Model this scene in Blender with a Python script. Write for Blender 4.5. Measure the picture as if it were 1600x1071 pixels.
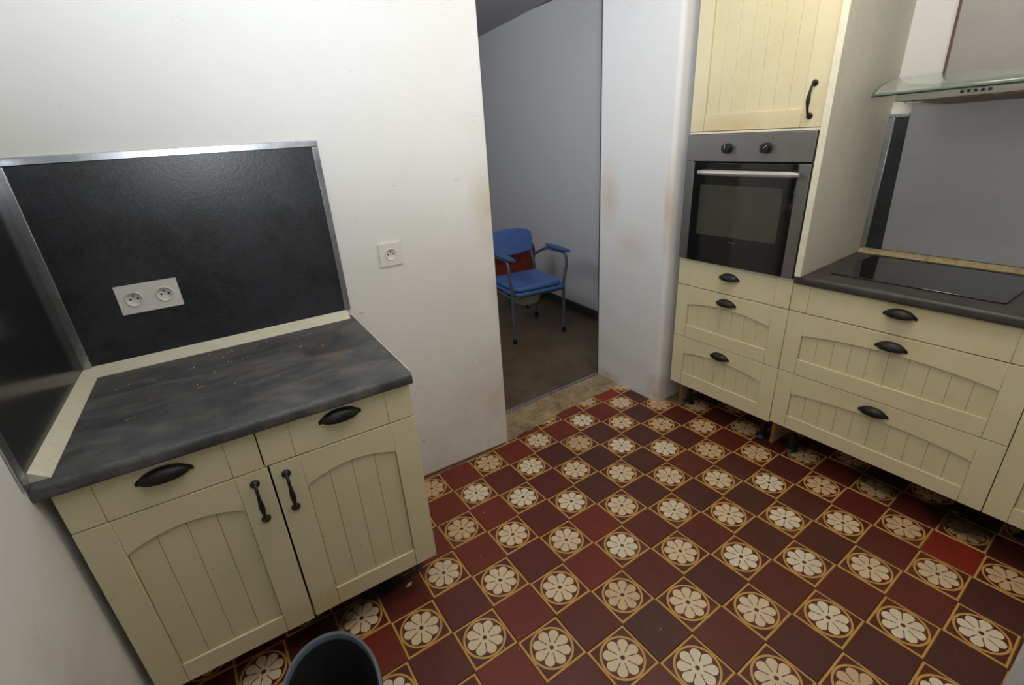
import bpy, bmesh, math, random
from mathutils import Matrix, Vector
random.seed(7)
PI = math.pi
for o in list(bpy.data.objects): bpy.data.objects.remove(o)
scene = bpy.context.scene
COL = scene.collection

# ------------------------------------------------------------------ camera
cam_d = bpy.data.cameras.new('camera'); cam = bpy.data.objects.new('camera', cam_d); COL.objects.link(cam)
Rr = (0.8216399, -0.5670014, -0.0584579); Rd = (-0.2701972, -0.2971217, -0.9158123); Rf = (0.5018978, 0.7682630, -0.3973292)
CAM = Vector((-1.062, -0.954, 1.467))
cam.matrix_world = Matrix(((Rr[0], -Rd[0], -Rf[0], CAM.x), (Rr[1], -Rd[1], -Rf[1], CAM.y), (Rr[2], -Rd[2], -Rf[2], CAM.z), (0, 0, 0, 1)))
cam_d.sensor_width = 36; cam_d.lens = 17.003; cam_d.clip_start = 0.01
scene.camera = cam

# ------------------------------------------------------------------ world, lights, exposure
w = bpy.data.worlds.new('world'); scene.world = w; w.use_nodes = True
w.node_tree.nodes['Background'].inputs[0].default_value = (0.75, 0.85, 1.0, 1)
w.node_tree.nodes['Background'].inputs[1].default_value = 0.02
def add_light(name, kind, loc, energy, color=(1, 1, 1), direction=None, **kw):
    d = bpy.data.lights.new(name, kind); o = bpy.data.objects.new(name, d); COL.objects.link(o)
    d.energy = energy; d.color = color; o.location = loc
    for k, v in kw.items(): setattr(d, k, v)
    if direction is not None: o.rotation_euler = Vector(direction).to_track_quat('-Z', 'Y').to_euler()
    return o
# the flash on the camera, its head tipped upwards
add_light('camera_flash', 'SPOT', CAM + Vector((0.03, -0.03, 0.10)), 150, (0.92, 0.966, 1.0), (0.43, 0.59, 0.88),
          spot_size=math.radians(145), spot_blend=1.0, shadow_soft_size=0.05)
add_light('flash_spill', 'SPOT', CAM + Vector((0.04, -0.01, 0.03)), 12, (0.93, 0.97, 1.0), (0.50, 0.75, 0.18), spot_size=math.radians(125), spot_blend=1.0, shadow_soft_size=0.035)
# unseen warm area light added under the ceiling to lift cabinets and floor
add_light('ceiling_fill', 'AREA', (0.45, -0.25, 2.44), 9.5, (1.0, 0.84, 0.64), (0, 0, -1), size=0.35)
# unseen area light added in the next room to brighten its walls
add_light('passage_fill', 'AREA', (-0.5, 1.9, 2.1), 17, (0.94, 0.96, 1.0), (1, 0.1, 0.0), size=1.1)
scene.view_settings.view_transform = 'Standard'; scene.view_settings.look = 'None'
scene.view_settings.gamma = 1; scene.view_settings.use_curve_mapping = False
scene.view_settings.exposure = 0.0

# ------------------------------------------------------------------ materials
def lin(c):
    return tuple(((x / 255) / 12.92 if x / 255 <= 0.04045 else ((x / 255 + 0.055) / 1.055) ** 2.4) for x in c) + (1,)
class Nt:
    def __init__(s, name):
        s.m = bpy.data.materials.new(name); s.m.use_nodes = True; s.t = s.m.node_tree; s.n = s.t.nodes
        s.b = s.n['Principled BSDF']
    def new(s, kind, **kw):
        n = s.n.new(kind)
        for k, v in kw.items(): setattr(n, k, v)
        return n
    def link(s, a, b): s.t.links.new(a, b)
    def _in(s, node, i, v):
        if v is None: return
        if isinstance(v, bpy.types.NodeSocket): s.link(v, node.inputs[i])
        else: node.inputs[i].default_value = v
    def math(s, op, a, b=None, c=None, clamp=False):
        n = s.new('ShaderNodeMath', operation=op, use_clamp=clamp)
        s._in(n, 0, a); s._in(n, 1, b); s._in(n, 2, c); return n.outputs[0]
    def mix(s, f, a, b):
        n = s.new('ShaderNodeMix', data_type='RGBA'); s._in(n, 0, f); s._in(n, 6, a); s._in(n, 7, b); return n.outputs[2]
    def coord(s, which='Object'): return s.new('ShaderNodeTexCoord').outputs[which]
    def geo_pos(s): return s.new('ShaderNodeNewGeometry').outputs['Position']
    def mapping(s, vec, scale=(1, 1, 1), loc=(0, 0, 0), rot=(0, 0, 0)):
        n = s.new('ShaderNodeMapping'); s.link(vec, n.inputs[0]); n.inputs['Scale'].default_value = scale
        n.inputs['Location'].default_value = loc; n.inputs['Rotation'].default_value = rot; return n.outputs[0]
    def noise(s, vec, scale, detail=4, rough=0.55, dist=0.0):
        n = s.new('ShaderNodeTexNoise'); s.link(vec, n.inputs['Vector']); n.inputs['Scale'].default_value = scale
        n.inputs['Detail'].default_value = detail; n.inputs['Roughness'].default_value = rough; n.inputs['Distortion'].default_value = dist
        return n.outputs[0]
    def ramp(s, f, lo, hi, a=0.0, b=1.0):
        n = s.new('ShaderNodeMapRange'); n.clamp = True; s.link(f, n.inputs[0])
        n.inputs[1].default_value = lo; n.inputs[2].default_value = hi; n.inputs[3].default_value = a; n.inputs[4].default_value = b
        return n.outputs[0]
    def blob(s, vec, centre, radii, soft=1.0):
        mp = s.new('ShaderNodeVectorMath', operation='SUBTRACT'); s.link(vec, mp.inputs[0]); mp.inputs[1].default_value = centre
        dv = s.new('ShaderNodeVectorMath', operation='DIVIDE'); s.link(mp.outputs[0], dv.inputs[0]); dv.inputs[1].default_value = radii
        ln = s.new('ShaderNodeVectorMath', operation='LENGTH'); s.link(dv.outputs[0], ln.inputs[0])
        return s.ramp(ln.outputs['Value'], 1.0 - soft, 1.0, 1.0, 0.0)
    def bump(s, h, strength, dist=0.002):
        n = s.new('ShaderNodeBump'); n.inputs['Strength'].default_value = strength; n.inputs['Distance'].default_value = dist
        s.link(h, n.inputs['Height']); s.link(n.outputs[0], s.b.inputs['Normal'])
    def done(s, col=None, rough=None, metal=0.0, spec=None):
        if col is not None: s._in(s.b, 'Base Color', col)
        if rough is not None: s._in(s.b, 'Roughness', rough)
        s.b.inputs['Metallic'].default_value = metal
        if spec is not None: s.b.inputs['Specular IOR Level'].default_value = spec
        return s.m
def plain(name, c, rough=0.5, metal=0.0, var=0.06, scale=30, bump=0.0, spec=None):
    k = Nt(name); v = k.coord(); f = k.noise(v, scale)
    dk = tuple(x * (1 - var * 2) for x in lin(c)[:3]) + (1,); lt = tuple(min(1, x * (1 + var)) for x in lin(c)[:3]) + (1,)
    col = k.mix(k.ramp(f, 0.3, 0.7), dk, lt)
    if bump: k.bump(f, bump)
    return k.done(col, rough, metal, spec)
def mottled(name, c1, c2, scale, rough, bump=0.0, fine=220, spec=None, dust=None):
    k = Nt(name); v = k.geo_pos(); a = k.noise(v, scale, 8, 0.7, 0.4); b = k.noise(v, fine, 3, 0.6)
    f = k.math('ADD', k.math('MULTIPLY', a, 0.65), k.math('MULTIPLY', b, 0.35))
    col = k.mix(k.ramp(f, 0.38, 0.64), lin(c1), lin(c2))
    if dust:
        d = k.noise(k.mapping(v, (1.0, 2.4, 1), rot=(0, 0, 0.3)), 5.0, 6, 0.7, 0.8)
        col = k.mix(k.ramp(d, 0.46, 0.74, 0, dust[1]), col, lin(dust[0]))
        r = k.ramp(d, 0.42, 0.7, rough, min(1, rough + 0.25))
        if len(dust) > 2:
            st = k.noise(v, 11.0, 5, 0.7); st = k.math('MULTIPLY', k.ramp(st, 0.56, 0.72), k.blob(v, dust[2], dust[3], 0.9))
            col = k.mix(k.math('MULTIPLY', st, 0.75), col, lin((128, 80, 42)))
        return (k.bump(b, bump) if bump else None, k.done(col, r, 0, spec))[1]
    if bump: k.bump(b, bump)
    return k.done(col, rough, 0, spec)
def wall_paint(name, base, dirty, stains=(), rough=0.6, dirt_z=0.9, marks=True, scr=()):
    k = Nt(name); v = k.geo_pos()
    big = k.noise(v, 1.7, 5, 0.6); mid = k.noise(v, 9, 5, 0.65); fine = k.noise(v, 130, 3)
    col = k.mix(k.ramp(big, 0.35, 0.7, 0, 0.16), lin(base), lin(dirty))
    sep = k.new('ShaderNodeSeparateXYZ'); k.link(v, sep.inputs[0])
    low = k.math('MULTIPLY', k.ramp(sep.outputs[2], 0.0, dirt_z, 1, 0), k.ramp(mid, 0.35, 0.62, 0.25, 1))
    col = k.mix(k.math('MULTIPLY', low, 0.34), col, lin(dirty))
    for (cen, rad, c, amt) in stains:
        f = k.math('MULTIPLY', k.blob(v, cen, rad, 1.0), k.ramp(mid, 0.3, 0.6, 0.35, 1))
        col = k.mix(k.math('MULTIPLY', f, amt), col, lin(c))
    if marks:   # scuffs and scratches in the plaster
        s1 = k.noise(k.mapping(v, (1, 1, 5)), 6.5, 2, 0.5, 1.5); s2 = k.noise(v, 4.2, 1)
        f = k.math('MULTIPLY', k.ramp(k.math('ABSOLUTE', k.math('SUBTRACT', s1, 0.5)), 0.0, 0.004, 1, 0), k.ramp(s2, 0.63, 0.66))
        col = k.mix(k.math('MULTIPLY', f, 0.35), col, lin((120, 110, 100)))
    for (p, w_, h_) in scr:
        f = k.math('MULTIPLY', k.blob(v, p, (w_, 0.3, h_), 0.6), k.ramp(fine, 0.38, 0.55))
        col = k.mix(k.math('MULTIPLY', f, 0.55), col, lin((104, 92, 78)))
    k.bump(k.math('ADD', k.math('MULTIPLY', mid, 1.0), k.math('MULTIPLY', fine, 0.25)), 0.25, 0.003)
    return k.done(col, rough)

m_wall = wall_paint('white_wall_paint', (232, 233, 233), (196, 186, 170),
    stains=[((0.03, 0.83, 1.17), (0.11, 0.2, 0.22), (196, 174, 120), 0.55), ((0.05, 0.83, 0.80), (0.06, 0.2, 0.14), (196, 174, 120), 0.45),
            ((0.0, 0.83, 0.30), (0.28, 0.2, 0.30), (196, 172, 145), 0.4), ((-1.41, 0.0, 0.35), (0.2, 0.22, 0.4), (170, 155, 120), 0.6)],
    scr=[((-0.569, 0.85, 0.860), 0.016, 0.003), ((-0.361, 0.85, 1.313), 0.016, 0.002), ((-0.108, 0.83, 1.309), 0.014, 0.0018), ((-0.096, 0.83, 1.288), 0.0016, 0.018),
         ((-0.003, 0.83, 1.516), 0.014, 0.0016), ((-0.386, 0.85, 0.468), 0.012, 0.003), ((-0.403, 0.85, 0.193), 0.010, 0.010), ((-0.118, 0.84, 0.513), 0.003, 0.012),
         ((-0.262, 0.84, 0.344), 0.016, 0.002), ((-0.526, 0.85, 1.207), 0.003, 0.003), ((-0.453, 0.85, 1.684), 0.002, 0.006)])
m_pier = wall_paint('grey_white_wall_paint', (226, 228, 231), (190, 182, 166),
    stains=[((0.92, 1.02, 1.12), (0.2, 0.09, 0.22), (206, 178, 128), 0.6), ((0.92, 0.85, 0.86), (0.2, 0.16, 0.12), (204, 184, 148), 0.5),
            ((0.93, 0.62, 1.05), (0.03, 0.03, 0.30), (200, 160, 98), 0.8), ((0.93, 0.62, 0.05), (0.12, 0.08, 0.14), (170, 140, 90), 0.7),
            ((0.92, 1.0, 0.03), (0.1, 0.12, 0.05), (150, 125, 90), 0.7)])
m_grey_wall = wall_paint('grey_wall_paint', (206, 207, 210), (188, 187, 186), rough=0.5, marks=False)
m_ceiling = plain('ceiling_paint', (225, 224, 220), 0.7, var=0.02, scale=4)
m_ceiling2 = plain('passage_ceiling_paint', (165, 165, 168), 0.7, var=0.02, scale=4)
m_mortar = mottled('mortar_bed', (96, 74, 54), (146, 120, 92), 14, 0.9, 0.6)
m_thresh = mottled('worn_concrete', (112, 92, 62), (178, 156, 122), 9, 0.9, 0.8, fine=90)
m_lino = mottled('brown_floor_covering', (74, 60, 44), (112, 94, 70), 3.2, 0.42, 0.05)
def cream_mat(name, base, amt=0.35, grain=0.35):
    k = Nt(name); v = k.coord(); gp = k.geo_pos(); g = k.noise(k.mapping(v, (60, 60, 5)), 3.0, 5, 0.6, 0.5)
    b = k.noise(v, 5.0, 4, 0.6)
    col = k.mix(k.ramp(b, 0.35, 0.75, 0, amt), lin(base), lin((200, 186, 144)))
    for cen, rad, am in (((0.956, 0.28, 1.44), (0.1, 0.30, 0.06), 0.55), ((0.956, -0.39, 0.83), (0.1, 0.14, 0.05), 0.5), ((0.956, -0.40, 0.69), (0.1, 0.10, 0.04), 0.4),
                          ((0.956, -0.55, 0.81), (0.1, 0.16, 0.04), 0.35), ((0.956, -0.36, 0.42), (0.1, 0.12, 0.03), 0.3), ((-1.0, 0.27, 0.17), (0.2, 0.1, 0.09), 0.5)):
        col = k.mix(k.math('MULTIPLY', k.math('MULTIPLY', k.blob(gp, cen, rad, 1.0), k.ramp(b, 0.3, 0.6, 0.4, 1)), am), col, lin((196, 160, 92)))
    sp = k.noise(v, 60, 2); col = k.mix(k.ramp(sp, 0.70, 0.76, 0, 0.35), col, lin((140, 118, 80)))
    k.bump(g, grain, 0.0015); return k.done(col, 0.42)
m_cream = cream_mat('cream_painted_wood', (221, 211, 175), 0.35, 0.15)
m_plank = cream_mat('cream_grained_board', (218, 208, 171), 0.35, 0.6)
m_cream_side = mottled('cream_melamine_side', (212, 208, 190), (222, 219, 204), 5, 0.5, 0.15, fine=60)
m_edge = plain('cream_edge_banding', (226, 222, 200), 0.35, var=0.05)
m_board = plain('chipped_board', (196, 178, 146), 0.7, var=0.12, scale=12)
m_orange = plain('bare_chipboard_edge', (176, 112, 52), 0.8, var=0.2, scale=20)
m_dark_in = plain('dark_cabinet_inside', (40, 36, 30), 0.8)
m_counter = mottled('slate_grey_laminate', (52, 53, 56), (90, 90, 92), 7, 0.40, 0.08, fine=160,
    dust=((128, 124, 118), 0.55, (-0.75, 0.6, 0.86), (0.45, 0.25, 0.2)))
m_counter_r = mottled('slate_grey_laminate_by_hob', (46, 45, 45), (76, 73, 70), 9, 0.45, 0.08, fine=160)
m_slate = mottled('charcoal_wall_laminate', (22, 24, 28), (56, 59, 66), 6, 0.35, 0.2, fine=120, spec=0.6)
m_slate_g = mottled('charcoal_gloss_laminate', (30, 31, 32), (44, 45, 47), 5, 0.17, 0.03, fine=90)
def brushed(name, c, rough, dirn=(4, 200, 200), metal=1.0, var=0.18):
    k = Nt(name); v = k.coord(); g = k.noise(k.mapping(v, dirn), 1.0, 3, 0.6); s = k.noise(v, 4, 5, 0.7)
    dk = tuple(x * (1 - var) for x in lin(c)[:3]) + (1,)
    col = k.mix(k.ramp(k.math('ADD', k.math('MULTIPLY', g, 0.5), k.math('MULTIPLY', s, 0.5)), 0.35, 0.65), dk, lin(c))
    k.bump(g, 0.05, 0.001); return k.done(col, k.ramp(s, 0.3, 0.7, rough - 0.06, rough + 0.1), metal)
m_alu = brushed('aluminium_trim', (196, 200, 206), 0.26, (120, 120, 2))
m_steel = brushed('brushed_steel', (138, 137, 134), 0.40, (3, 3, 260), 0.85)
m_sheet = brushed('smeared_steel_sheet', (182, 183, 187), 0.45, (3, 3, 12), 0.35, 0.10)
m_hoodsteel = brushed('dull_steel', (150, 147, 144), 0.48, (3, 3, 14), 0.45, 0.08)
m_brown = plain('greasy_filter', (122, 84, 44), 0.4, 0.5, var=0.2)
m_grout = mottled('cream_sealant', (212, 206, 182), (224, 219, 200), 20, 0.6, 0.3, fine=120)
m_grout_r = mottled('stained_cream_sealant', (150, 132, 92), (196, 182, 146), 26, 0.7, 0.8, fine=120)
m_iron = mottled('antique_dark_iron', (26, 26, 25), (52, 50, 46), 40, 0.42, 0.2)
m_iron.node_tree.nodes['Principled BSDF'].inputs['Metallic'].default_value = 0.5
m_black = plain('black_plastic', (22, 22, 23), 0.45, var=0.1)
m_blackg = plain('black_oven_glass', (12, 12, 13), 0.06, var=0.05, spec=0.7)
m_hob = plain('black_ceramic_glass', (24, 23, 22), 0.07, var=0.1, scale=6, spec=0.9)
m_window = plain('oven_window_glass', (62, 62, 54), 0.1, var=0.08, scale=5, spec=0.7)
m_socket = plain('white_socket_plastic', (228, 226, 220), 0.35, var=0.02)
m_hole = plain('dark_hole', (20, 20, 20), 0.8)
m_pin = plain('brass_pin', (120, 112, 96), 0.4, 0.8)
m_red_led = plain('red_indicator', (150, 30, 18), 0.3)
m_orange_led = plain('orange_indicator', (200, 90, 30), 0.3)
m_print = plain('printed_marks', (70, 68, 66), 0.5)
m_logo = plain('faint_lettering', (110, 110, 108), 0.5)
m_blue = plain('blue_vinyl', (78, 112, 172), 0.42, var=0.05, scale=14, bump=0.1)
m_blue2 = plain('teal_blue_armrest', (52, 100, 138), 0.45, var=0.08)
m_tube = plain('grey_painted_tube', (98, 106, 120), 0.35, 0.3, var=0.05)
m_rubber = plain('black_rubber', (20, 20, 20), 0.8)
m_pot = plain('ivory_plastic_pot', (176, 170, 150), 0.5)
m_red = plain('red_brown_upholstery', (134, 46, 24), 0.6, var=0.12, bump=0.2)
m_bin = plain('charcoal_bin_plastic', (34, 36, 37), 0.65, var=0.04)
m_binrim = plain('grey_bin_rim', (92, 104, 114), 0.45, var=0.05)
m_base = plain('dark_baseboard', (58, 58, 64), 0.5)
m_blueframe = plain('dark_grey_frame', (48, 54, 66), 0.4, 0.3)
m_glass = Nt('green_tinted_glass'); m_glass.b.inputs['Transmission Weight'].default_value = 0.9
m_glass.b.inputs['IOR'].default_value = 1.45
m_glass = m_glass.done((0.80, 0.90, 0.84, 1), 0.06)
m_glassedge = plain('dark_green_glass_edge', (30, 52, 44), 0.2)
m_gap_shadow = plain('dark_brown_gap_shadow', (84, 58, 46), 0.6)
m_lamp = Nt('hood_lamp_lens').done((0.9, 0.88, 0.8, 1), 0.1)

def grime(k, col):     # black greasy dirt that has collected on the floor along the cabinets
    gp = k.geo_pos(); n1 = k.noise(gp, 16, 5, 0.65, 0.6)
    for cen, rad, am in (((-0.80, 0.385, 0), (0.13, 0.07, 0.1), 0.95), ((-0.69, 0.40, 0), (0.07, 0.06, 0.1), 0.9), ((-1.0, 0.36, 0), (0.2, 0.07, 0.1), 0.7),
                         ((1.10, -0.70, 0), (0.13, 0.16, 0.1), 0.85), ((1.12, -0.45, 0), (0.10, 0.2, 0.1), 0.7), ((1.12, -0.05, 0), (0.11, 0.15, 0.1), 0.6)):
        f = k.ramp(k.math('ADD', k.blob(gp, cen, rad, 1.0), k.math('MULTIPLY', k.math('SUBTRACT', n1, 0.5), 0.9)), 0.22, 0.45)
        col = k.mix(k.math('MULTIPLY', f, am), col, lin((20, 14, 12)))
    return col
def tile_plain(name, c, c2):
    k = Nt(name); v = k.geo_pos(); a = k.noise(v, 6, 5, 0.6); b = k.noise(v, 60, 4, 0.7)
    col = k.mix(k.ramp(a, 0.35, 0.68), lin(c), lin(c2)); col = k.mix(k.ramp(b, 0.6, 0.8, 0, 0.25), col, lin((150, 120, 96)))
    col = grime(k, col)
    k.bump(b, 0.15, 0.001); return k.done(col, k.ramp(a, 0.3, 0.7, 0.38, 0.55))
reds = [tile_plain('red_clay_tile', (112, 38, 20), (98, 32, 17)), tile_plain('oxblood_clay_tile', (92, 36, 23), (82, 29, 19)),
        tile_plain('maroon_clay_tile', (82, 35, 24), (70, 29, 20)), tile_plain('purple_brown_clay_tile', (78, 35, 27), (68, 30, 23)),
        tile_plain('bright_red_clay_tile', (136, 40, 22), (118, 34, 19))]
def tile_flower(name, cream, dirt=0.25):
    k = Nt(name); v = k.coord(); sep = k.new('ShaderNodeSeparateXYZ'); k.link(v, sep.inputs[0])
    x = k.math('MULTIPLY', sep.outputs[0], 1 / 0.15); y = k.math('MULTIPLY', sep.outputs[1], 1 / 0.15)
    r = k.math('SQRT', k.math('ADD', k.math('MULTIPLY', x, x), k.math('MULTIPLY', y, y)))
    th = k.math('ARCTAN2', y, x); q = PI / 4
    a = k.math('SUBTRACT', k.math('MODULO', k.math('ADD', th, 8 * q + q / 2), q), q / 2)
    dx = k.math('MULTIPLY', r, k.math('COSINE', a)); dy = k.math('ABSOLUTE', k.math('MULTIPLY', r, k.math('SINE', a)))
    # petal: a wedge closed by a round end
    wedge = k.math('LESS_THAN', dy, k.math('MAXIMUM', k.math('SUBTRACT', k.math('MULTIPLY', dx, 0.41), 0.0095), 0.0))
    wedge = k.math('MULTIPLY', wedge, k.math('LESS_THAN', dx, 0.284))
    cx = k.math('SUBTRACT', dx, 0.280); circ = k.math('LESS_THAN', k.math('ADD', k.math('MULTIPLY', cx, cx), k.math('MULTIPLY', dy, dy)), 0.1050 ** 2)
    circ = k.math('MULTIPLY', circ, k.math('LESS_THAN', dy, k.math('SUBTRACT', k.math('MULTIPLY', dx, 0.41), 0.0085)))
    petal = k.math('MAXIMUM', wedge, circ)
    petal = k.math('MAXIMUM', petal, k.math('LESS_THAN', r, 0.115))
    petal = k.math('MULTIPLY', petal, k.math('GREATER_THAN', r, 0.046))
    ring = k.math('MULTIPLY', k.math('GREATER_THAN', r, 0.404), k.math('LESS_THAN', r, 0.448))
    mx = k.math('MAXIMUM', k.math('ABSOLUTE', x), k.math('ABSOLUTE', y))
    ring = k.math('MAXIMUM', ring, k.math('GREATER_THAN', mx, 0.452))
    nz = k.noise(k.geo_pos(), 45, 4, 0.7); big = k.noise(k.geo_pos(), 5, 4)
    col = k.mix(ring, lin((80, 30, 20)), lin((198, 150, 74)))
    col = k.mix(petal, col, lin(cream))
    col = k.mix(k.ramp(nz, 0.55, 0.78, 0, dirt), col, lin((96, 66, 46)))
    col = k.mix(k.ramp(big, 0.5, 0.75, 0, 0.25), col, lin((150, 112, 70)))
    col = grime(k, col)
    k.bump(nz, 0.12, 0.001); return k.done(col, 0.45)
flowers = [tile_flower('flower_clay_tile', (214, 192, 160), 0.18), tile_flower('worn_flower_clay_tile', (202, 172, 134), 0.4),
           tile_flower('pale_flower_clay_tile', (220, 206, 180), 0.12)]

# ------------------------------------------------------------------ mesh helpers
class MB:
    def __init__(s): s.v = []; s.f = []
    def raw(s, vs, fs):
        n = len(s.v); s.v += [tuple(p) for p in vs]; s.f += [tuple(i + n for i in f) for f in fs]; return s
    def box(s, x0, x1, y0, y1, z0, z1):
        return s.raw([(x0, y0, z0), (x1, y0, z0), (x1, y1, z0), (x0, y1, z0), (x0, y0, z1), (x1, y0, z1), (x1, y1, z1), (x0, y1, z1)],
                     [(0, 3, 2, 1), (4, 5, 6, 7), (0, 1, 5, 4), (1, 2, 6, 5), (2, 3, 7, 6), (3, 0, 4, 7)])
    def prism(s, pts, a, b, axis='y'):   # outline extruded along an axis; outline in the two other axes
        n = len(pts)
        def P(p, t): return {'y': (p[0], t, p[1]), 'x': (t, p[0], p[1]), 'z': (p[0], p[1], t)}[axis]
        vs = [P(p, a) for p in pts] + [P(p, b) for p in pts]
        fs = [tuple(range(n)), tuple(range(2 * n - 1, n - 1, -1))] + [(i, i + n, (i + 1) % n + n, (i + 1) % n) for i in range(n)]
        return s.raw(vs, fs)
    def tube(s, path, rad, seg=10, caps=True):
        path = [Vector(p) for p in path]; n = len(path); rads = rad if isinstance(rad, (list, tuple)) else [rad] * n
        vs = []; up = None
        for i, p in enumerate(path):
            t = (path[min(i + 1, n - 1)] - path[max(i - 1, 0)]).normalized()
            if up is None: up = t.orthogonal().normalized()
            up = (up - t * up.dot(t)).normalized(); side = t.cross(up)
            for k in range(seg):
                an = 2 * PI * k / seg; vs.append(p + (up * math.cos(an) + side * math.sin(an)) * rads[i])
        fs = [(i * seg + k, i * seg + (k + 1) % seg, (i + 1) * seg + (k + 1) % seg, (i + 1) * seg + k) for i in range(n - 1) for k in range(seg)]
        if caps: fs += [tuple(range(seg - 1, -1, -1)), tuple((n - 1) * seg + k for k in range(seg))]
        return s.raw(vs, fs)
    def lathe(s, prof, origin=(0, 0, 0), axis='z', seg=24, sx=1, sy=1):   # profile (r, h)
        vs = []
        for r, h in prof:
            for k in range(seg):
                a = 2 * PI * k / seg; p = (r * math.cos(a) * sx, r * math.sin(a) * sy, h)
                if axis == 'y': p = (p[0], -p[2], p[1])
                vs.append((p[0] + origin[0], p[1] + origin[1], p[2] + origin[2]))
        n = len(prof)
        fs = [(i * seg + k, i * seg + (k + 1) % seg, (i + 1) * seg + (k + 1) % seg, (i + 1) * seg + k) for i in range(n - 1) for k in range(seg)]
        if prof[0][0] > 0: fs.append(tuple(range(seg - 1, -1, -1)))
        if prof[-1][0] > 0: fs.append(tuple((n - 1) * seg + k for k in range(seg)))
        return s.raw(vs, fs)
    def build(s, name, mat, parent=None, bevel=0, smooth=None, seg=2, loc=None):
        me = bpy.data.meshes.new(name); me.from_pydata(s.v, [], s.f)
        bm = bmesh.new(); bm.from_mesh(me); bmesh.ops.remove_doubles(bm, verts=bm.verts, dist=1e-6)
        bmesh.ops.recalc_face_normals(bm, faces=bm.faces); bm.to_mesh(me); bm.free()
        o = bpy.data.objects.new(name, me); COL.objects.link(o); me.materials.append(mat)
        if parent is not None: o.parent = parent
        if loc: o.location = loc
        if bevel:
            md = o.modifiers.new('bevel', 'BEVEL'); md.width = bevel; md.segments = seg; md.limit_method = 'ANGLE'; md.angle_limit = 0.6
        if smooth is not None or bevel:
            me.shade_smooth(); me.set_sharp_from_angle(angle=math.radians(smooth or 32))
        return o
def tag(o, label, cat, group=None, kind=None):
    if label: o['label'] = label
    if cat: o['category'] = cat
    if group: o['group'] = group
    if kind: o['kind'] = kind
    return o
def empty(name, label, cat, loc=(0, 0, 0), rz=0, group=None):
    o = bpy.data.objects.new(name, None); COL.objects.link(o); o.location = loc; o.rotation_euler = (0, 0, rz)
    o.empty_display_size = 0.05
    return tag(o, label, cat, group)
def struct(o, label, cat): return tag(o, label, cat, kind='structure')
def arc(cx, cz, r, a0, a1, n): return [(cx + r * math.cos(a0 + (a1 - a0) * i / n), cz + r * math.sin(a0 + (a1 - a0) * i / n)) for i in range(n + 1)]

A = math.radians(-2.3); O = Vector((-0.19, 0.8385, 0))     # the back wall stands slightly out of square
def left_frame(o): o.location = O; o.rotation_euler = (0, 0, A); return o
def L2W(x, y, z=0): return Vector((math.cos(A) * x - math.sin(A) * y, math.sin(A) * x + math.cos(A) * y, z)) + O

def skew(o, k=0.025, lim=None):      # the left wall opens a little towards the front
    for v in o.data.vertices:
        if lim is None or v.co.x < lim: v.co.x += k * v.co.y
    return o
# ------------------------------------------------------------------ the room
H = 2.5
floor = struct(MB().box(-1.75, 1.62, -2.7, 1.08, -0.12, -0.0035).build('floor', m_mortar), 'mortar bed under the red and flower patterned clay tiles', 'floor')
CO = [[-2e-05, -0.00444], [0.02084, -3e-05], [0.0224, 0.00413], [-0.00868, 0.00828], [-0.01213, -0.01633], [0.00573, -0.00378],
      [-0.00479, -0.00187], [-0.00034, -0.0053], [-0.00882, -0.00602], [-0.00343, -0.00648]]
def lay(x, y):      # the tile courses are laid slightly unevenly
    cx = max(-1.15, min(1.15, x)); cy = max(-0.9, min(0.85, y))
    t = (1, cx, cy, cx * cx, cx * cy, cy * cy, cx ** 3, cx * cx * cy, cx * cy * cy, cy ** 3)
    return x + sum(a * c[0] for a, c in zip(t, CO)), y + sum(a * c[1] for a, c in zip(t, CO))
def tile_mesh(name, mat):
    h = 0.0741; c = 0.0012; z0 = -0.012
    m = MB().raw([(-h, -h, z0), (h, -h, z0), (h, h, z0), (-h, h, z0), (-h, -h, -c), (h, -h, -c), (h, h, -c), (-h, h, -c),
                  (-h + c, -h + c, 0), (h - c, -h + c, 0), (h - c, h - c, 0), (-h + c, h - c, 0)],
                 [(0, 1, 5, 4), (1, 2, 6, 5), (2, 3, 7, 6), (3, 0, 4, 7), (4, 5, 9, 8), (5, 6, 10, 9), (6, 7, 11, 10), (7, 4, 8, 11), (8, 9, 10, 11)])
    me = bpy.data.meshes.new(name); me.from_pydata(m.v, [], m.f); me.materials.append(mat); return me
red_me = [tile_mesh('plain_tile', m) for m in reds]; flo_me = [tile_mesh('flower_tile', m) for m in flowers]
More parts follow.
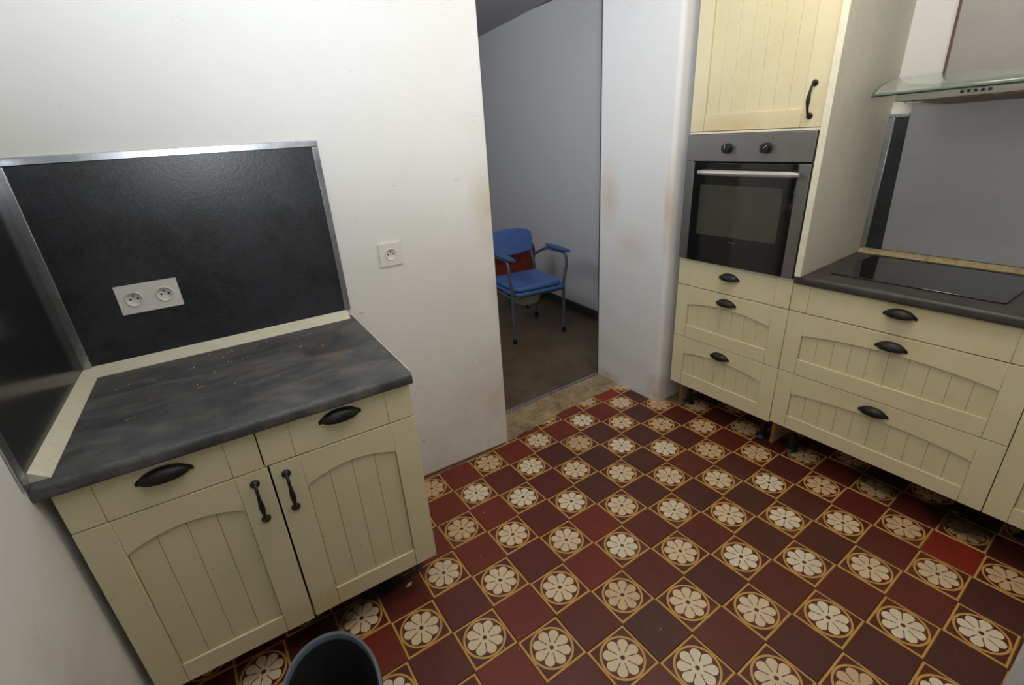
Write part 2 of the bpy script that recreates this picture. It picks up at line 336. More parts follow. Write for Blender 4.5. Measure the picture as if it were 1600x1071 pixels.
for j in range(-6, 8):
    for i in range(-9, 10):
        X, Y = i * 0.15, -j * 0.15
        if j == -6 and not (0 <= i <= 6): continue
        if i >= 7 and Y > 0.55: continue
        if Y < -0.9 and X > 0.6: continue
        px, py = lay(X, Y)
        ax, ay = lay(X + 0.075, Y); bx, by = lay(X - 0.075, Y); cx, cy = lay(X, Y + 0.075); dx, dy = lay(X, Y - 0.075)
        sx = math.hypot(ax - bx, ay - by) / 0.15; sy = math.hypot(cx - dx, cy - dy) / 0.15
        if (i + j) % 2 == 0:
            k = random.choices([0, 1, 2], [6, 2, 3])[0]
            if X > 0.8 or Y > 0.85: k = 1
            me = flo_me[k]
        else:
            if (i, j) == (6, 5): k = 4
            elif j <= -5 and i < 6: k = random.choice([0, 0, 4])
            elif X < 0.15 - Y * 0.3: k = random.choice([0, 1, 1, 0])
            elif X > 0.75: k = random.choice([1, 2, 2])
            else: k = random.choice([1, 2, 2, 3, 3])
            if Y < -0.25 and X < 0.5 : k = random.choice([1, 1, 2, 2, 3])
            me = red_me[k]
        o = bpy.data.objects.new('tile', me); COL.objects.link(o); o.parent = floor
        o.location = (px, py, random.uniform(-0.0005, 0.0005)); o.scale = (sx, sy, 1)
        o.rotation_euler = (random.uniform(-1, 1) * 0.002, random.uniform(-1, 1) * 0.002, math.atan2(ay - by, ax - bx) + random.uniform(-1, 1) * 0.004)

struct(left_frame(MB().box(-1.37, 0.232, 0, 0.235, 0, H).build('wall_back', m_wall, bevel=0.006)), 'scuffed white wall with the grey splash panel and the sockets on it', 'wall')
struct(left_frame(MB().box(0.232, 1.35, 0, 0.235, 2.16, H).build('wall_lintel', m_wall)), 'white wall above the open doorway', 'wall')
struct(left_frame(skew(MB().box(-1.37, -1.23, -2.2, 0, 0, H).build('wall_left', m_wall))), 'white wall at the left end of the short worktop', 'wall')
pp = arc(0.921 + 0.024, 0.603 + 0.024, 0.024, PI, 1.5 * PI, 8) + [(1.62, 0.603), (1.62, 1.085), (0.921, 1.085)]
pier = MB().prism(pp, 0, H, 'z').build('wall_pier', m_pier, smooth=25)
struct(pier, 'white wall pier between the doorway and the oven cabinet', 'wall')
struct(MB().box(1.5, 1.62, -1.1, 0.603, 0, H).build('wall_right', m_wall), 'white wall behind the hob and the extractor hood', 'wall')
struct(MB().box(0.18, 1.5, -1.1, -0.977, 0, H).build('wall_front', m_wall), 'white wall end seen at the lower right corner', 'wall')
struct(MB().box(-1.75, 1.62, -2.8, -2.7, 0, H).build('wall_rear', m_wall), 'plain white wall behind the camera', 'wall')
struct(MB().box(1.5, 1.62, -2.7, -1.1, 0, H).build('wall_rear_side', m_wall), 'plain white side wall behind the camera', 'wall')
struct(MB().box(-1.75, 1.62, -2.8, 1.08, H, H + 0.1).build('ceiling', m_ceiling), 'plain white ceiling over the kitchen', 'ceiling')
# the room beyond the doorway
struct(MB().box(-1.6, 1.95, 1.08, 4.1, -0.12, -0.002).build('floor', m_lino), 'dull brown floor covering beyond the doorway', 'floor')
rw = MB(); rw.prism([(1.557, 1.085), (1.745, 3.9), (1.95, 3.9), (1.95, 1.085)], 0, 2.34, 'z')
struct(rw.build('wall_far_right', m_grey_wall), 'grey painted wall beyond the doorway, beside the blue chair', 'wall')
struct(MB().box(-1.6, 1.95, 3.9, 4.0, 0, 2.34).build('wall_far', m_grey_wall), 'grey wall at the far end of the next room', 'wall')
struct(MB().box(-1.6, -1.5, 1.12, 3.9, 0, 2.34).build('wall_far_left', m_grey_wall), 'grey wall on the hidden left side of the next room', 'wall')
struct(MB().prism([(1.08, 2.40), (3.95, 2.29), (3.95, 2.44), (1.08, 2.52)], -1.6, 1.95, 'x').build('ceiling', m_ceiling2), 'grey sloping ceiling beyond the doorway', 'ceiling')
bb = MB(); bb.prism([(1.546, 1.09), (1.558, 1.09), (1.7455, 3.89), (1.7335, 3.89)], -0.002, 0.07, 'z')
struct(bb.build('baseboard_right', m_base, bevel=0.002), 'low dark baseboard along the grey wall beyond the doorway', 'baseboard')
# worn threshold, its front edge broken, and the metal strip behind it
pts = [(0.045, 0.835)]
for i in range(1, 24):
    t = i / 23; x = 0.045 + t * 0.875; y = 0.832 + 0.055 * min(1, t * 1.6) + random.uniform(-0.009, 0.009); pts.append((x, y))
pts += [(0.925, 1.075), (0.2, 1.066), (0.045, 1.06)]
struct(MB().prism(pts, -0.012, 0.0035, 'z').build('trim_1', m_thresh, bevel=0.0015), 'worn sandy concrete threshold in the doorway', 'threshold')
struct(MB().prism([(0.04, 1.066), (0.92, 1.078), (0.92, 1.096), (0.04, 1.084)], -0.01, 0.006, 'z').build('trim_2', m_alu, bevel=0.001), 'thin metal strip at the back of the doorway threshold', 'strip')
struct(MB().box(0.918, 0.9225, 1.085, 1.090, 0, 2.3).build('trim_3', m_base), 'thin grey edge down the far side of the white pier', 'trim')
struct(left_frame(MB().box(-1.232, 0.212, -0.004, 0.002, 0, 0.008).build('trim_4', m_mortar)), 'rough mortar line where the floor meets the white wall', 'trim')
door = MB(); door.prism([(-1.0, 0.55), (-1.0, 2.1), (-1.9, 2.1), (-1.9, 0.55)], -1.232, -1.215, 'x')
fr = struct(left_frame(MB().box(-1.258, -1.249, -1.10, -1.0, 0.1, 0.775).build('door_1', m_blueframe, bevel=0.001)), 'dark metal edged frame on the left wall at the lower left corner', 'frame')
MB().box(-1.2495, -1.245, -1.003, -0.998, 0.1, 0.775).build('metal_edge', m_alu, fr); MB().box(-1.2495, -1.245, -1.025, -1.019, 0.1, 0.770).build('metal_edge', m_alu, fr)

# ------------------------------------------------------------------ furniture helpers (front at local y = 0, x to the right, depth +y)
def cup_handle(parent, x, z, w=0.108):
    a = w / 2 - 0.006; h = 0.026; b = 0.024; n, m_ = 18, 7; vs = []; fs = []
    for i in range(n + 1):
        th = PI * i / n
        for j in range(m_ + 1):
            ph = (PI / 2 + 0.25) * j / m_ - 0.25
            vs.append((x - a * math.cos(th), -b * math.sin(th) * math.cos(ph) - 0.001, z - 0.012 + h * math.sin(th) * math.sin(ph)))
    for i in range(n):
        for j in range(m_): k = i * (m_ + 1) + j; fs.append((k, k + 1, k + m_ + 2, k + m_ + 1))
    mb = MB().raw(vs, fs)
    lens = [(x - w / 2 + w * i / 16, z - 0.012 + 0.019 * math.sin(PI * i / 16) ** 0.7 + 0.003) for i in range(17)]
    lens += [(x + w / 2 - w * i / 16, z - 0.018 + 0.004 * math.sin(PI * i / 16)) for i in range(17)]
    o = mb.build('handle', m_iron, parent, smooth=70)
    md = o.modifiers.new('solid', 'SOLIDIFY'); md.thickness = 0.0025
    fl = MB().prism([(x + (p - x), q) for p, q in lens], -0.0025, 0.0).build('handle_plate', m_iron, parent, bevel=0.0008)
    return o
def bar_handle(parent, x, z0, z1):
    mb = MB(); L = z1 - z0
    for z in (z0, z1): mb.lathe([(0.0, 0.0), (0.0115, 0.0), (0.0115, 0.003), (0.008, 0.006), (0.0055, 0.010)], (x, 0, z), 'y', 16)
    path = []; rad = []
    for i in range(25):
        t = i / 24; out = 0.008 + 0.022 * math.sin(PI * t) ** 0.55
        path.append((x, -out, z0 + L * t)); rad.append(0.0042 + 0.0032 * math.exp(-((t - 0.5) / 0.16) ** 2))
    mb.tube(path, rad, 12)
    return mb.build('handle', m_iron, parent, smooth=45)
def front_panel(name, root, x0, x1, z0, z1, sl, sr, rail, arch_end, arch_mid, nplank, label=None):
    g = 0.0005; mb = MB()
    if sl: mb.box(x0, x0 + sl - g, 0, 0.019, z0, z1)
    if sr: mb.box(x1 - sr + g, x1, 0, 0.019, z0, z1)
    a, b = x0 + sl, x1 - sr
    if nplank == 0:
        mb.box(a, b, 0.0003, 0.019, z0, z1)
    else:
        mb.box(a, b, 0.0002, 0.0075, z0, rail)
        if arch_end is not None:
            pts = [(a, z1)] + [(a + (b - a) * i / 24, arch_end + (arch_mid - arch_end) * math.sin(PI * i / 24) ** 0.8) for i in range(25)] + [(b, z1)]
            mb.prism(pts, 0.0002, 0.0075)
        mb.box(a, b, 0.017, 0.019, z0, z1)
    o = mb.build(name, m_cream, root, bevel=0.0011, seg=1)
    if label: o['label'] = label
    w = (b - a) / max(1, nplank)
    for i in range(nplank):
        p, q = a + w * i + 0.0003, a + w * (i + 1) - 0.0003; c = 0.0017; zz0 = z0 + 0.004; zz1 = z1 - 0.004
        pm = MB().prism([(p, 0.017), (p, 0.0075 + c), (p + c, 0.0075), (q - c, 0.0075), (q, 0.0075 + c), (q, 0.017)], zz0, zz1, 'z')
        pm.build('plank', m_plank, o)
    return o
def leg(root, x, y, h):
    MB().lathe([(0.026, 0.0), (0.030, 0.004), (0.026, 0.010), (0.015, 0.016), (0.015, h - 0.03), (0.022, h - 0.022), (0.022, h)], (x, y, 0), 'z', 16).build('leg', m_black, root, smooth=40)

# ------------------------------------------------------------------ left base cabinet and worktop
YF = -0.605
cab = empty('base_cabinet', 'cream base cabinet with two arched doors and two drawers, under the dirty left worktop', 'cabinet', L2W(-0.823, YF), A)
def lx(x): return x + 0.823
c = MB(); x0, x1 = lx(-1.226), lx(-0.423); zb, zt = 0.155, 0.825
c.box(x0, x0 + 0.016, 0.021, 0.56, zb, zt); c.box(x1 - 0.016, x1, 0.021, 0.56, zb, zt); c.box(x0 + 0.016, x1 - 0.016, 0.021, 0.56, zb, zb + 0.016)
c.box(x0 + 0.016, x1 - 0.016, 0.55, 0.56, zb + 0.016, zt); c.box(x0 + 0.016, x1 - 0.016, 0.021, 0.10, zt - 0.016, zt)
c.build('carcass', m_cream_side, cab)
front_panel('drawer', cab, lx(-1.225), lx(-0.8345), 0.7155, 0.8235, 0.066, 0.071, 0, None, None, 0)
front_panel('drawer', cab, lx(-0.8315), lx(-0.424), 0.7165, 0.8235, 0.075, 0.076, 0, None, None, 0)
d1 = front_panel('door', cab, lx(-1.225), lx(-0.8285), 0.150, 0.7125, 0.068, 0.076, 0.214, 0.609, 0.640, 4)
d2 = front_panel('door', cab, lx(-0.8235), lx(-0.424), 0.155, 0.7130, 0.074, 0.072, 0.219, 0.613, 0.643, 4)
ds = [ch for ch in cab.children if ch.name.startswith('drawer')]
cup_handle(ds[0], lx(-1.031), 0.797, 0.116); cup_handle(ds[1], lx(-0.627), 0.802, 0.114)
bar_handle(d1, lx(-0.866), 0.564, 0.678); bar_handle(d2, lx(-0.791), 0.564, 0.676)
for x in (-1.12, -0.56):
    for y in (0.17, 0.50): leg(cab, lx(x), y, 0.155)
ZL = 0.863
wt = empty('worktop', 'dirty slate grey worktop on the left cabinet, with straw and crumbs on it', 'worktop', L2W(-0.83, 0, ZL - 0.036), A)
def worktop_profile(front, back, t, z=0):
    r = 0.010; pts = [(back, z), (back, z + t), (front + 0.014, z + t)]
    pts += [(front + 0.014 + 0.014 * math.cos(a), z + t - 0.014 + 0.014 * math.sin(a)) for a in [PI / 2 + PI / 2 * i / 5 for i in range(1, 6)]]
    pts += [(front + 0.010 + 0.010 * math.cos(a), z + 0.010 + 0.010 * math.sin(a)) for a in [PI + PI / 2 * i / 5 for i in range(0, 6)]]
    return pts
MB().prism(worktop_profile(-0.628, -0.001, 0.036), -1.229 + 0.83, -0.419 + 0.83, 'x').build('slab', m_counter, wt, smooth=40); skew(wt.children[0], 0.025, 0)
up = [(-0.001, 0.036), (-0.001, 0.062), (-0.008, 0.062), (-0.030, 0.046), (-0.044, 0.036)]
MB().prism(up, -1.229 + 0.83, -0.432 + 0.83, 'x').build('upstand', m_grout, wt, bevel=0.001)
skew(MB().prism([(-1.2295 + 0.83, 0.036), (-1.2295 + 0.83, 0.060), (-1.225 + 0.83, 0.062), (-1.212 + 0.83, 0.052), (-1.200 + 0.83, 0.043), (-1.1935 + 0.83, 0.036)], -0.603, -0.03, 'y').build('upstand', m_grout, wt, bevel=0.001))
MB().box(-0.419 + 0.83, -0.4165 + 0.83, -0.612, -0.03, 0.020, 0.0375).build('edge_strip', m_edge, wt)

# splash panels on the left
sp = left_frame(empty('splash_panel', 'charcoal splash panel framed in aluminium on the back wall, with the double socket', 'panel'))
left_frame(sp)
MB().box(-1.2295, -0.436, -0.008, -0.0005, 0.888, 1.466).build('panel', m_slate, sp)
def trim(root, *b): return MB().box(*b).build('aluminium_trim', m_alu, root, bevel=0.002)
trim(sp, -1.2295, -0.418, -0.012, -0.0004, 1.463, 1.484)
trim(sp, -0.439, -0.418, -0.012, -0.0004, 0.888, 1.4625)
trim(sp, -1.2295, -1.203, -0.014, -0.0082, 0.888, 1.4625)
s2 = left_frame(empty('splash_panel', 'glossy charcoal splash panel on the left wall beside the worktop', 'panel'))
skew(MB().box(-1.2298, -1.2245, -0.6115, -0.0145, 0.888, 1.466).build('panel', m_slate_g, s2))
skew(trim(s2, -1.2298, -1.2235, -0.640, -0.612, 0.8655, 1.4625))
skew(trim(s2, -1.2298, -1.2235, -0.640, -0.0145, 1.4665, 1.484))

# sockets
def socket(name, label, cx, z, n, wcell=0.0795, hgt=0.087, base=-0.0085):
    root = left_frame(empty(name, label, 'socket')); cellw = wcell; th = 0.008
    mb = MB()
    for k in range(n):
        ox = cx + (k - (n - 1) / 2) * cellw; R = 0.0235; N = 32; sq = []; ci = []
        for i in range(N):
            a = 2 * PI * i / N + PI / 4; ca, sa = math.cos(a), math.sin(a); s = 1 / max(abs(ca), abs(sa))
            sq.append((ox + ca * s * cellw / 2, z + sa * s * hgt / 2)); ci.append((ox + ca * R, z + sa * R))
        vs = [(p[0], base - th, p[1]) for p in sq] + [(p[0], base - th, p[1]) for p in ci] + [(p[0], base, p[1]) for p in sq] + [(p[0], base, p[1]) for p in ci]
        fs = []
        for i in range(N):
            j = (i + 1) % N
            fs += [(i, j, N + j, N + i), (N + i, N + j, 3 * N + j, 3 * N + i)]
            if not (n == 2 and ((k == 0 and (i < 0 or i >= 24 and i < 32)) or (k == 1 and 8 <= i < 16))): fs.append((i, 2 * N + i, 2 * N + j, j))
        mb.raw(vs, fs)
    mb.build('plate', m_socket, root, smooth=30)
    for k in range(n):
        ox = cx + (k - (n - 1) / 2) * cellw; q = -(base - th)
        ins = MB().lathe([(0.0232, -base), (0.0232, q + 0.002), (0.0215, q + 0.003), (0.0195, q + 0.002), (0.0185, -base + 0.0015), (0.0, -base + 0.0012)], (ox, 0, z), 'y', 32).build('socket_insert', m_socket, root, smooth=40)
        for dx_, dz_ in ((-0.0095, -0.001), (0.0095, -0.001)):
            MB().lathe([(0.0028, -base + 0.0008), (0.0028, -base + 0.0022)], (ox + dx_, 0, z + dz_), 'y', 12).build('pin_hole', m_hole, ins)
        MB().lathe([(0.0024, -base + 0.001), (0.0024, -base + 0.009), (0.001, -base + 0.0105)], (ox, 0, z + 0.0095), 'y', 12).build('earth_pin', m_pin, ins, smooth=40)
    return root
socket('double_socket', 'white double wall socket on the charcoal splash panel', -1.003, 1.071, 2)
socket('single_socket', 'white single wall socket on the bare white wall', -0.229, 1.066, 1, 0.088, 0.086, -0.0003)

# bits lying on the left worktop and on the floor
def crumb(x, y, z, sx, sy, sz, mat, label, frame=True, name='crumb', rz=0.5, grp=None):
    bm = bmesh.new(); bmesh.ops.create_icosphere(bm, subdivisions=2, radius=1)
    for v in bm.verts: v.co *= random.uniform(0.78, 1.15)
    for v in bm.verts: v.co = Vector((v.co.x * sx, v.co.y * sy, max(v.co.z, -0.6) * sz))
    me = bpy.data.meshes.new(name); bm.to_mesh(me); bm.free(); me.materials.append(mat)
    o = bpy.data.objects.new(name, me); COL.objects.link(o); o.location = (L2W(x, y, z + sz * 0.6) if frame else (x, y, z + sz * 0.6)); o.rotation_euler = (0, 0, rz)
    return tag(o, label, 'debris', grp)
m_crumb_o = plain('orange_crumb', (190, 92, 48), 0.7, var=0.2, scale=200); m_flake = plain('pale_flake', (214, 206, 186), 0.7)
m_straw = plain('dry_straw', (178, 146, 84), 0.7)
crumb(-0.580, -0.250, ZL, 0.0050, 0.0036, 0.003, m_crumb_o, 'orange crumb on the left worktop near its right back corner', rz=0.2)
crumb(-0.640, -0.205, ZL, 0.0060, 0.0016, 0.0008, m_flake, 'white paint flake on the left worktop beside the orange crumb', name='paint_flake')
def straw(x, y, l, a, label):
    mb = MB()
    for k in (-1, 1):
        mb.tube([(x - l * math.cos(a + k * 0.16) / 2, y - l * math.sin(a + k * 0.16) / 2, ZL + 0.0010), (x, y, ZL + 0.0022), (x + l * math.cos(a) / 2, y + l * math.sin(a) / 2 + k * 0.001, ZL + 0.0010)], 0.0006, 5)
    tag(left_frame(mb.build('straw', m_straw)), label, 'debris')
straw(-1.085, -0.415, 0.022, 0.1, 'short piece of straw on the left worktop above the left cup handle')
straw(-0.930, -0.33, 0.020, 0.2, 'short piece of straw in the middle of the left worktop')
straw(-0.84, -0.10, 0.022, 0.1, 'straw lying close to the back upstand of the left worktop')
crumb(-0.735, -0.40, ZL, 0.0022, 0.0018, 0.0015, m_straw, 'tiny yellow crumb on the left worktop near its front edge')
mb = MB()
for _ in range(60):
    x, y = random.uniform(-1.17, -0.5), -abs(random.gauss(0, 0.12)) - 0.05
    if y < -0.55: continue
    s = random.uniform(0.0006, 0.0016); mb.box(x, x + s * 2, y, y + s, ZL, ZL + s)
tag(left_frame(mb.build('crumbs', m_flake)), 'fine scattered crumbs over the back of the left worktop', 'debris', kind='stuff')
crumb(-0.728, 0.330, 0.0, 0.013, 0.006, 0.005, m_grout, 'lump of broken mortar on the floor under the left cabinet', frame=False, name='mortar_lump', rz=0.3)
mb = MB()
for x, y in [(-0.60, 0.50), (-0.46, 0.28), (-0.55, 0.66), (-0.33, 0.47), (-0.66, 0.26), (-0.35, 0.62), (0.20, 0.08), (-0.02, -0.55), (-0.55, -0.1)] + [(random.uniform(-0.7, 0.7), random.uniform(-0.8, 0.75)) for _ in range(24)]:
    s = random.uniform(0.0012, 0.0028); mb.box(x, x + s * 1.6, y, y + s, 0.0, s * 0.7)
tag(mb.build('floor_crumbs', m_flake), 'fine white specks scattered over the tiled floor', 'debris', kind='stuff')

# ------------------------------------------------------------------ right hand run (local x = -Y, local y = X - XF)
XF = 0.956
def right_root(name, label, cat, yc): return empty(name, label, cat, (XF, yc, 0), -PI / 2)
# oven housing
yt = 0.273; tw = right_root('oven_housing', 'tall cream cabinet holding the oven, with three drawers below and a plank door above', 'cabinet', yt)
def tx(Y): return yt - Y
c = MB(); xa, xb = tx(0.553), tx(-0.006); D = 0.535
c.box(xa, xa + 0.016, 0.021, D, 0.155, 2.14); c.box(xb - 0.016, xb, 0.021, D, 0.155, 2.14)
for z in (0.155, 0.838, 1.412, 2.124): c.box(xa + 0.016, xb - 0.016, 0.005 if z == 0.838 else 0.021, D, z, z + (0.010 if z == 1.412 else 0.012 if z == 0.838 else 0.016))
c.box(xa + 0.016, xb - 0.016, D - 0.01, D, 0.171, 2.124)
c.build('carcass', m_cream_side, tw)
MB().box(xa, xb, 0.0, 0.0205, 0.8385, 0.8475).build('shelf_edge', m_edge, tw, bevel=0.001)
MB().box(xa, xb, 0.0, 0.0205, 1.4115, 1.4195).build('shelf_edge', m_edge, tw, bevel=0.001)
u1a, u1b = tx(0.553), tx(-0.0075)
for (z0, z1, rail, e, mid, n) in ((0.7165, 0.8375, 0, None, None, 0), (0.4385, 0.7125, 0.505, 0.614, 0.640, 7), (0.158, 0.4355, 0.230, 0.341, 0.366, 7)):
    d = front_panel('drawer', tw, u1a, u1b, z0, z1, 0.067, 0.068, rail, e, mid, n)
    cup_handle(d, tx(0.277), {0.7165: 0.804, 0.4385: 0.679, 0.158: 0.402}[z0], 0.104)
ud = front_panel('door', tw, u1a, u1b, 1.4225, 2.12, 0.068, 0.078, 1.487, 2.02, 2.05, 7)
bar_handle(ud, tx(0.040), 1.460, 1.568)
sp_ = MB().box(0, 0.58, -0.024, 0, ZL + 0.010, 2.14).build('side_panel', m_cream_side, tw)
sp_.rotation_euler = (0, 0, PI / 2 - math.radians(0.0)); sp_.location = (0, 0, 0)
# the side panel runs back to the wall slightly out of square
sp_.matrix_parent_inverse = Matrix.Identity(4)
ang = math.radians(2.8)
sp_.location = (tx(-0.0235), -0.036, 0); sp_.rotation_euler = (0, 0, PI / 2 + ang)
se = MB().box(-0.0015, 0, -0.024, 0, ZL + 0.010, 2.14).build('edge_band', m_edge, tw); se.location = sp_.location; se.rotation_euler = sp_.rotation_euler
for Y in (0.49, 0.06):
    for y in (0.10, 0.46): leg(tw, tx(Y), y, 0.155)
for Y in (0.5400, 0.0035):
    b_ = MB().box(tx(Y) - 0.008, tx(Y) + 0.008, 0.085, 0.40, 0.0005, 0.155).build('side_foot', m_board, tw)
    MB().box(tx(Y) - 0.008, tx(Y) + 0.008, 0.0835, 0.085, 0.0005, 0.155).build('chipped_edge', m_orange, b_)
# oven
ov = right_root('oven', 'built-in steel and black glass oven with two knobs in the tall cream cabinet', 'oven', yt)
oa, ob = tx(0.5505), tx(-0.0055)
MB().box(oa + 0.02, ob - 0.02, 0.022, 0.50, 0.855, 1.405).build('casing', m_dark_in, ov)
MB().box(oa, ob, -0.014, 0.0215, 1.300, 1.4105).build('control_panel', m_steel, ov, bevel=0.002)
od = MB().box(oa + 0.047, ob - 0.047, -0.016, 0.018, 0.853, 1.2945).build('oven_door', m_blackg, ov, bevel=0.0015)
MB().box(oa, oa + 0.046, -0.015, 0.018, 0.853, 1.2945).build('steel_strip', m_steel, od, bevel=0.0015)
MB().box(ob - 0.046, ob, -0.015, 0.018, 0.853, 1.2945).build('steel_strip', m_steel, od, bevel=0.0015)
MB().box(tx(0.462), tx(0.084), -0.0168, -0.0155, 0.982, 1.203).build('window', m_window, od)
hp = []; n = 14
for i in range(n + 1): hp.append((tx(0.461) + (tx(0.021) - tx(0.461)) * i / n, -0.044 - 0.008 * math.sin(PI * i / n), 1.257))
hm = MB().tube([(p[0], p[1], p[2]) for p in hp], [0.008] + [0.0125] * (n - 1) + [0.008], 14)
for p in (hp[1], hp[-2]): hm.box(p[0] - 0.008, p[0] + 0.008, p[1], -0.0155, 1.248, 1.264)
hm.build('handle', brushed('satin_handle', (205, 206, 200), 0.35, (3, 3, 60), 0.7), od, smooth=45)
for Y, ang2 in ((0.346, 0.0), (0.177, 0.9)):
    kn = MB().lathe([(0.021, 0.014), (0.0195, 0.034), (0.018, 0.037), (0.0, 0.0375)], (tx(Y), 0, 1.353), 'y', 24).build('knob', m_black, ov, smooth=40)
    g = MB().box(-0.0035, 0.0035, -0.041, -0.034, -0.017, 0.017).build('knob_grip', m_black, kn, bevel=0.001); g.location = (tx(Y), 0, 1.353); g.rotation_euler = (0, ang2, 0)
    g2 = MB().box(-0.0007, 0.0007, -0.0415, -0.0405, 0.0, 0.016).build('knob_mark', m_socket, kn); g2.location = (tx(Y), 0, 1.353); g2.rotation_euler = (0, ang2, 0)
mk = MB()
for k in range(11):
    a = math.radians(40 + k * 28); cx_, cz_ = tx(0.184) + 0.030 * math.cos(a), 1.353 + 0.030 * math.sin(a)
    mk.box(cx_ - 0.0016, cx_ + 0.0016, -0.0146, -0.0139, cz_ - 0.0012, cz_ + 0.0012)
for k in range(5):
    a = math.radians(-40 + k * 50); cx_, cz_ = tx(0.355) + 0.029 * math.cos(a), 1.353 + 0.029 * math.sin(a)
    mk.box(cx_ - 0.0014, cx_ + 0.0014, -0.0146, -0.0139, cz_ - 0.001, cz_ + 0.001)
mk.box(tx(0.190), tx(0.188), -0.0146, -0.0139, 1.392, 1.399); mk.box(tx(0.185), tx(0.183), -0.0146, -0.0139, 1.392, 1.399)
mk.build('dial_marks', m_print, ov)['kind'] = 'stuff'
MB().lathe([(0.0038, 0.0135), (0.0034, 0.0155), (0, 0.016)], (tx(0.384), 0, 1.384), 'y', 14).build('indicator', m_orange_led, ov)['label'] = 'small orange indicator'
MB().lathe([(0.0042, 0.0135), (0.0036, 0.0155), (0, 0.016)], (tx(0.159), 0, 1.389), 'y', 14).build('indicator', m_red_led, ov)['label'] = 'small red indicator'
lg = MB()
for k in range(5): lg.box(tx(0.297) + k * 0.0075, tx(0.297) + k * 0.0075 + 0.0055, -0.0168, -0.0158, 0.9585 + (k % 2) * 0.001, 0.9625)
lg.build('lettering', m_logo, od)

# wide drawer unit and the next unit
yd = -0.387; du = right_root('drawer_cabinet', 'wide cream base cabinet with three drawers under the hob', 'cabinet', yd)
def dx2(Y): return yd - Y
c = MB(); xa, xb = dx2(-0.013), dx2(-0.760)
c.box(xa, xa + 0.016, 0.021, 0.52, 0.165, 0.834); c.box(xb - 0.016, xb, 0.021, 0.52, 0.165, 0.834); c.box(xa + 0.016, xb - 0.016, 0.021, 0.52, 0.165, 0.181)
c.box(xa + 0.016, xb - 0.016, 0.51, 0.52, 0.181, 0.834); c.build('carcass', m_cream_side, du)
for (z0, z1, rail, e, mid, n) in ((0.7175, 0.8325, 0, None, None, 0), (0.4395, 0.7140, 0.508, 0.616, 0.642, 10), (0.168, 0.4365, 0.229, 0.338, 0.364, 10)):
    d = front_panel('drawer', du, dx2(-0.0105), dx2(-0.7610), z0, z1, 0.068, 0.066, rail, e, mid, n)
    cup_handle(d, dx2(-0.388), {0.7175: 0.803, 0.4395: 0.677, 0.168: 0.401}[z0], 0.104)
for Y in (-0.085, -0.68):
    for y in (0.10 if Y > -0.5 else 0.2, 0.46): leg(du, dx2(Y), y, 0.165)
un = right_root('base_cabinet', 'narrow cream base cabinet at the right edge, beside the wide drawer cabinet', 'cabinet', -0.87)
c = MB(); c.box(-0.105, 0.096, 0.021, 0.52, 0.165, 0.834); c.build('carcass', m_cream_side, un)
front_panel('door', un, -0.1065, 0.0975, 0.168, 0.7140, 0.064, 0.03, 0.232, 0.616, 0.630, 2)
front_panel('drawer', un, -0.1065, 0.0975, 0.7175, 0.8325, 0.064, 0.03, 0, None, None, 0)
leg(un, 0.0, 0.2, 0.165); leg(un, 0.0, 0.46, 0.165)
# right worktop
ZR = 0.872
wr = right_root('worktop', 'slate grey worktop on the right cabinets, with the hob set in it', 'worktop', -0.49); wr.location.z = ZR - 0.036
MB().prism(worktop_profile(-0.018, 0.5435, 0.036), -0.49 + 0.016, -0.49 + 0.975, 'x').build('slab', m_counter_r, wr, smooth=40)
MB().prism([(0.5435, 0.036), (0.5435, 0.056), (0.536, 0.056), (0.520, 0.046), (0.512, 0.036)], -0.49 + 0.022, -0.49 + 0.975, 'x').build('upstand', m_grout_r, wr, bevel=0.001)
# hob
hb = right_root('hob', 'black ceramic glass hob set in the right worktop', 'hob', -0.365); hb.location.z = ZR + 0.0008
MB().box(-0.262, 0.262, 0.085, 0.497, 0, 0.005).build('glass_top', m_hob, hb, bevel=0.0018)
# splash panel and steel sheet behind the hob
s3 = right_root('splash_panel', 'charcoal splash panel with an aluminium edge on the right wall, mostly behind the steel sheet', 'panel', -0.5)
def rx(Y): return -0.5 - Y
MB().box(rx(-0.044), rx(-0.97), 0.5365, 0.5435, 0.894, 1.432).build('panel', m_slate, s3)
trim(s3, rx(-0.020), rx(-0.0438), 0.531, 0.5435, 0.894, 1.432); trim(s3, rx(-0.020), rx(-0.0885), 0.531, 0.5435, 1.4325, 1.446)
ms = right_root('steel_sheet', 'large dull steel sheet leaning against the wall behind the hob', 'panel', -0.5)
MB().prism([(rx(-0.106), 0.8945), (rx(-0.090), 1.484), (rx(-0.95), 1.484), (rx(-0.95), 0.8945)], 0.5335, 0.5355).build('sheet', m_sheet, ms)
# wiring box / wall patch is bare wall; extractor hood
hd = right_root('extractor_hood', 'steel extractor hood with a green glass canopy and a wide chimney above the hob', 'hood', -0.395); hd.location.z = 1.50
def hx(Y): return -0.395 - Y
body = MB(); bx0, bx1 = hx(-0.155), hx(-0.645)
body.prism([(0.172, -0.008), (0.172, 0.010), (0.20, 0.022), (0.5435, 0.070), (0.5435, -0.012)], bx0, bx1, 'x')
body.build('body', m_hoodsteel, hd, bevel=0.0015)
MB().prism([(0.178, -0.0115), (0.178, -0.0080), (0.531, -0.0125), (0.531, -0.0270)], hx(-0.205), hx(-0.62), 'x').build('filter', m_brown, hd)
MB().box(hx(-0.2445), hx(-0.2525), 0.2735, 0.29, 0.055, 0.96).build('gap_shadow_strip', m_gap_shadow, hd)  # dark strip added in place of the gap and its shadow beside the chimney
ch = MB().box(hx(-0.2475), hx(-0.545), 0.275, 0.5435, 0.035, 0.96); ch.build('chimney', m_hoodsteel, hd, bevel=0.002)
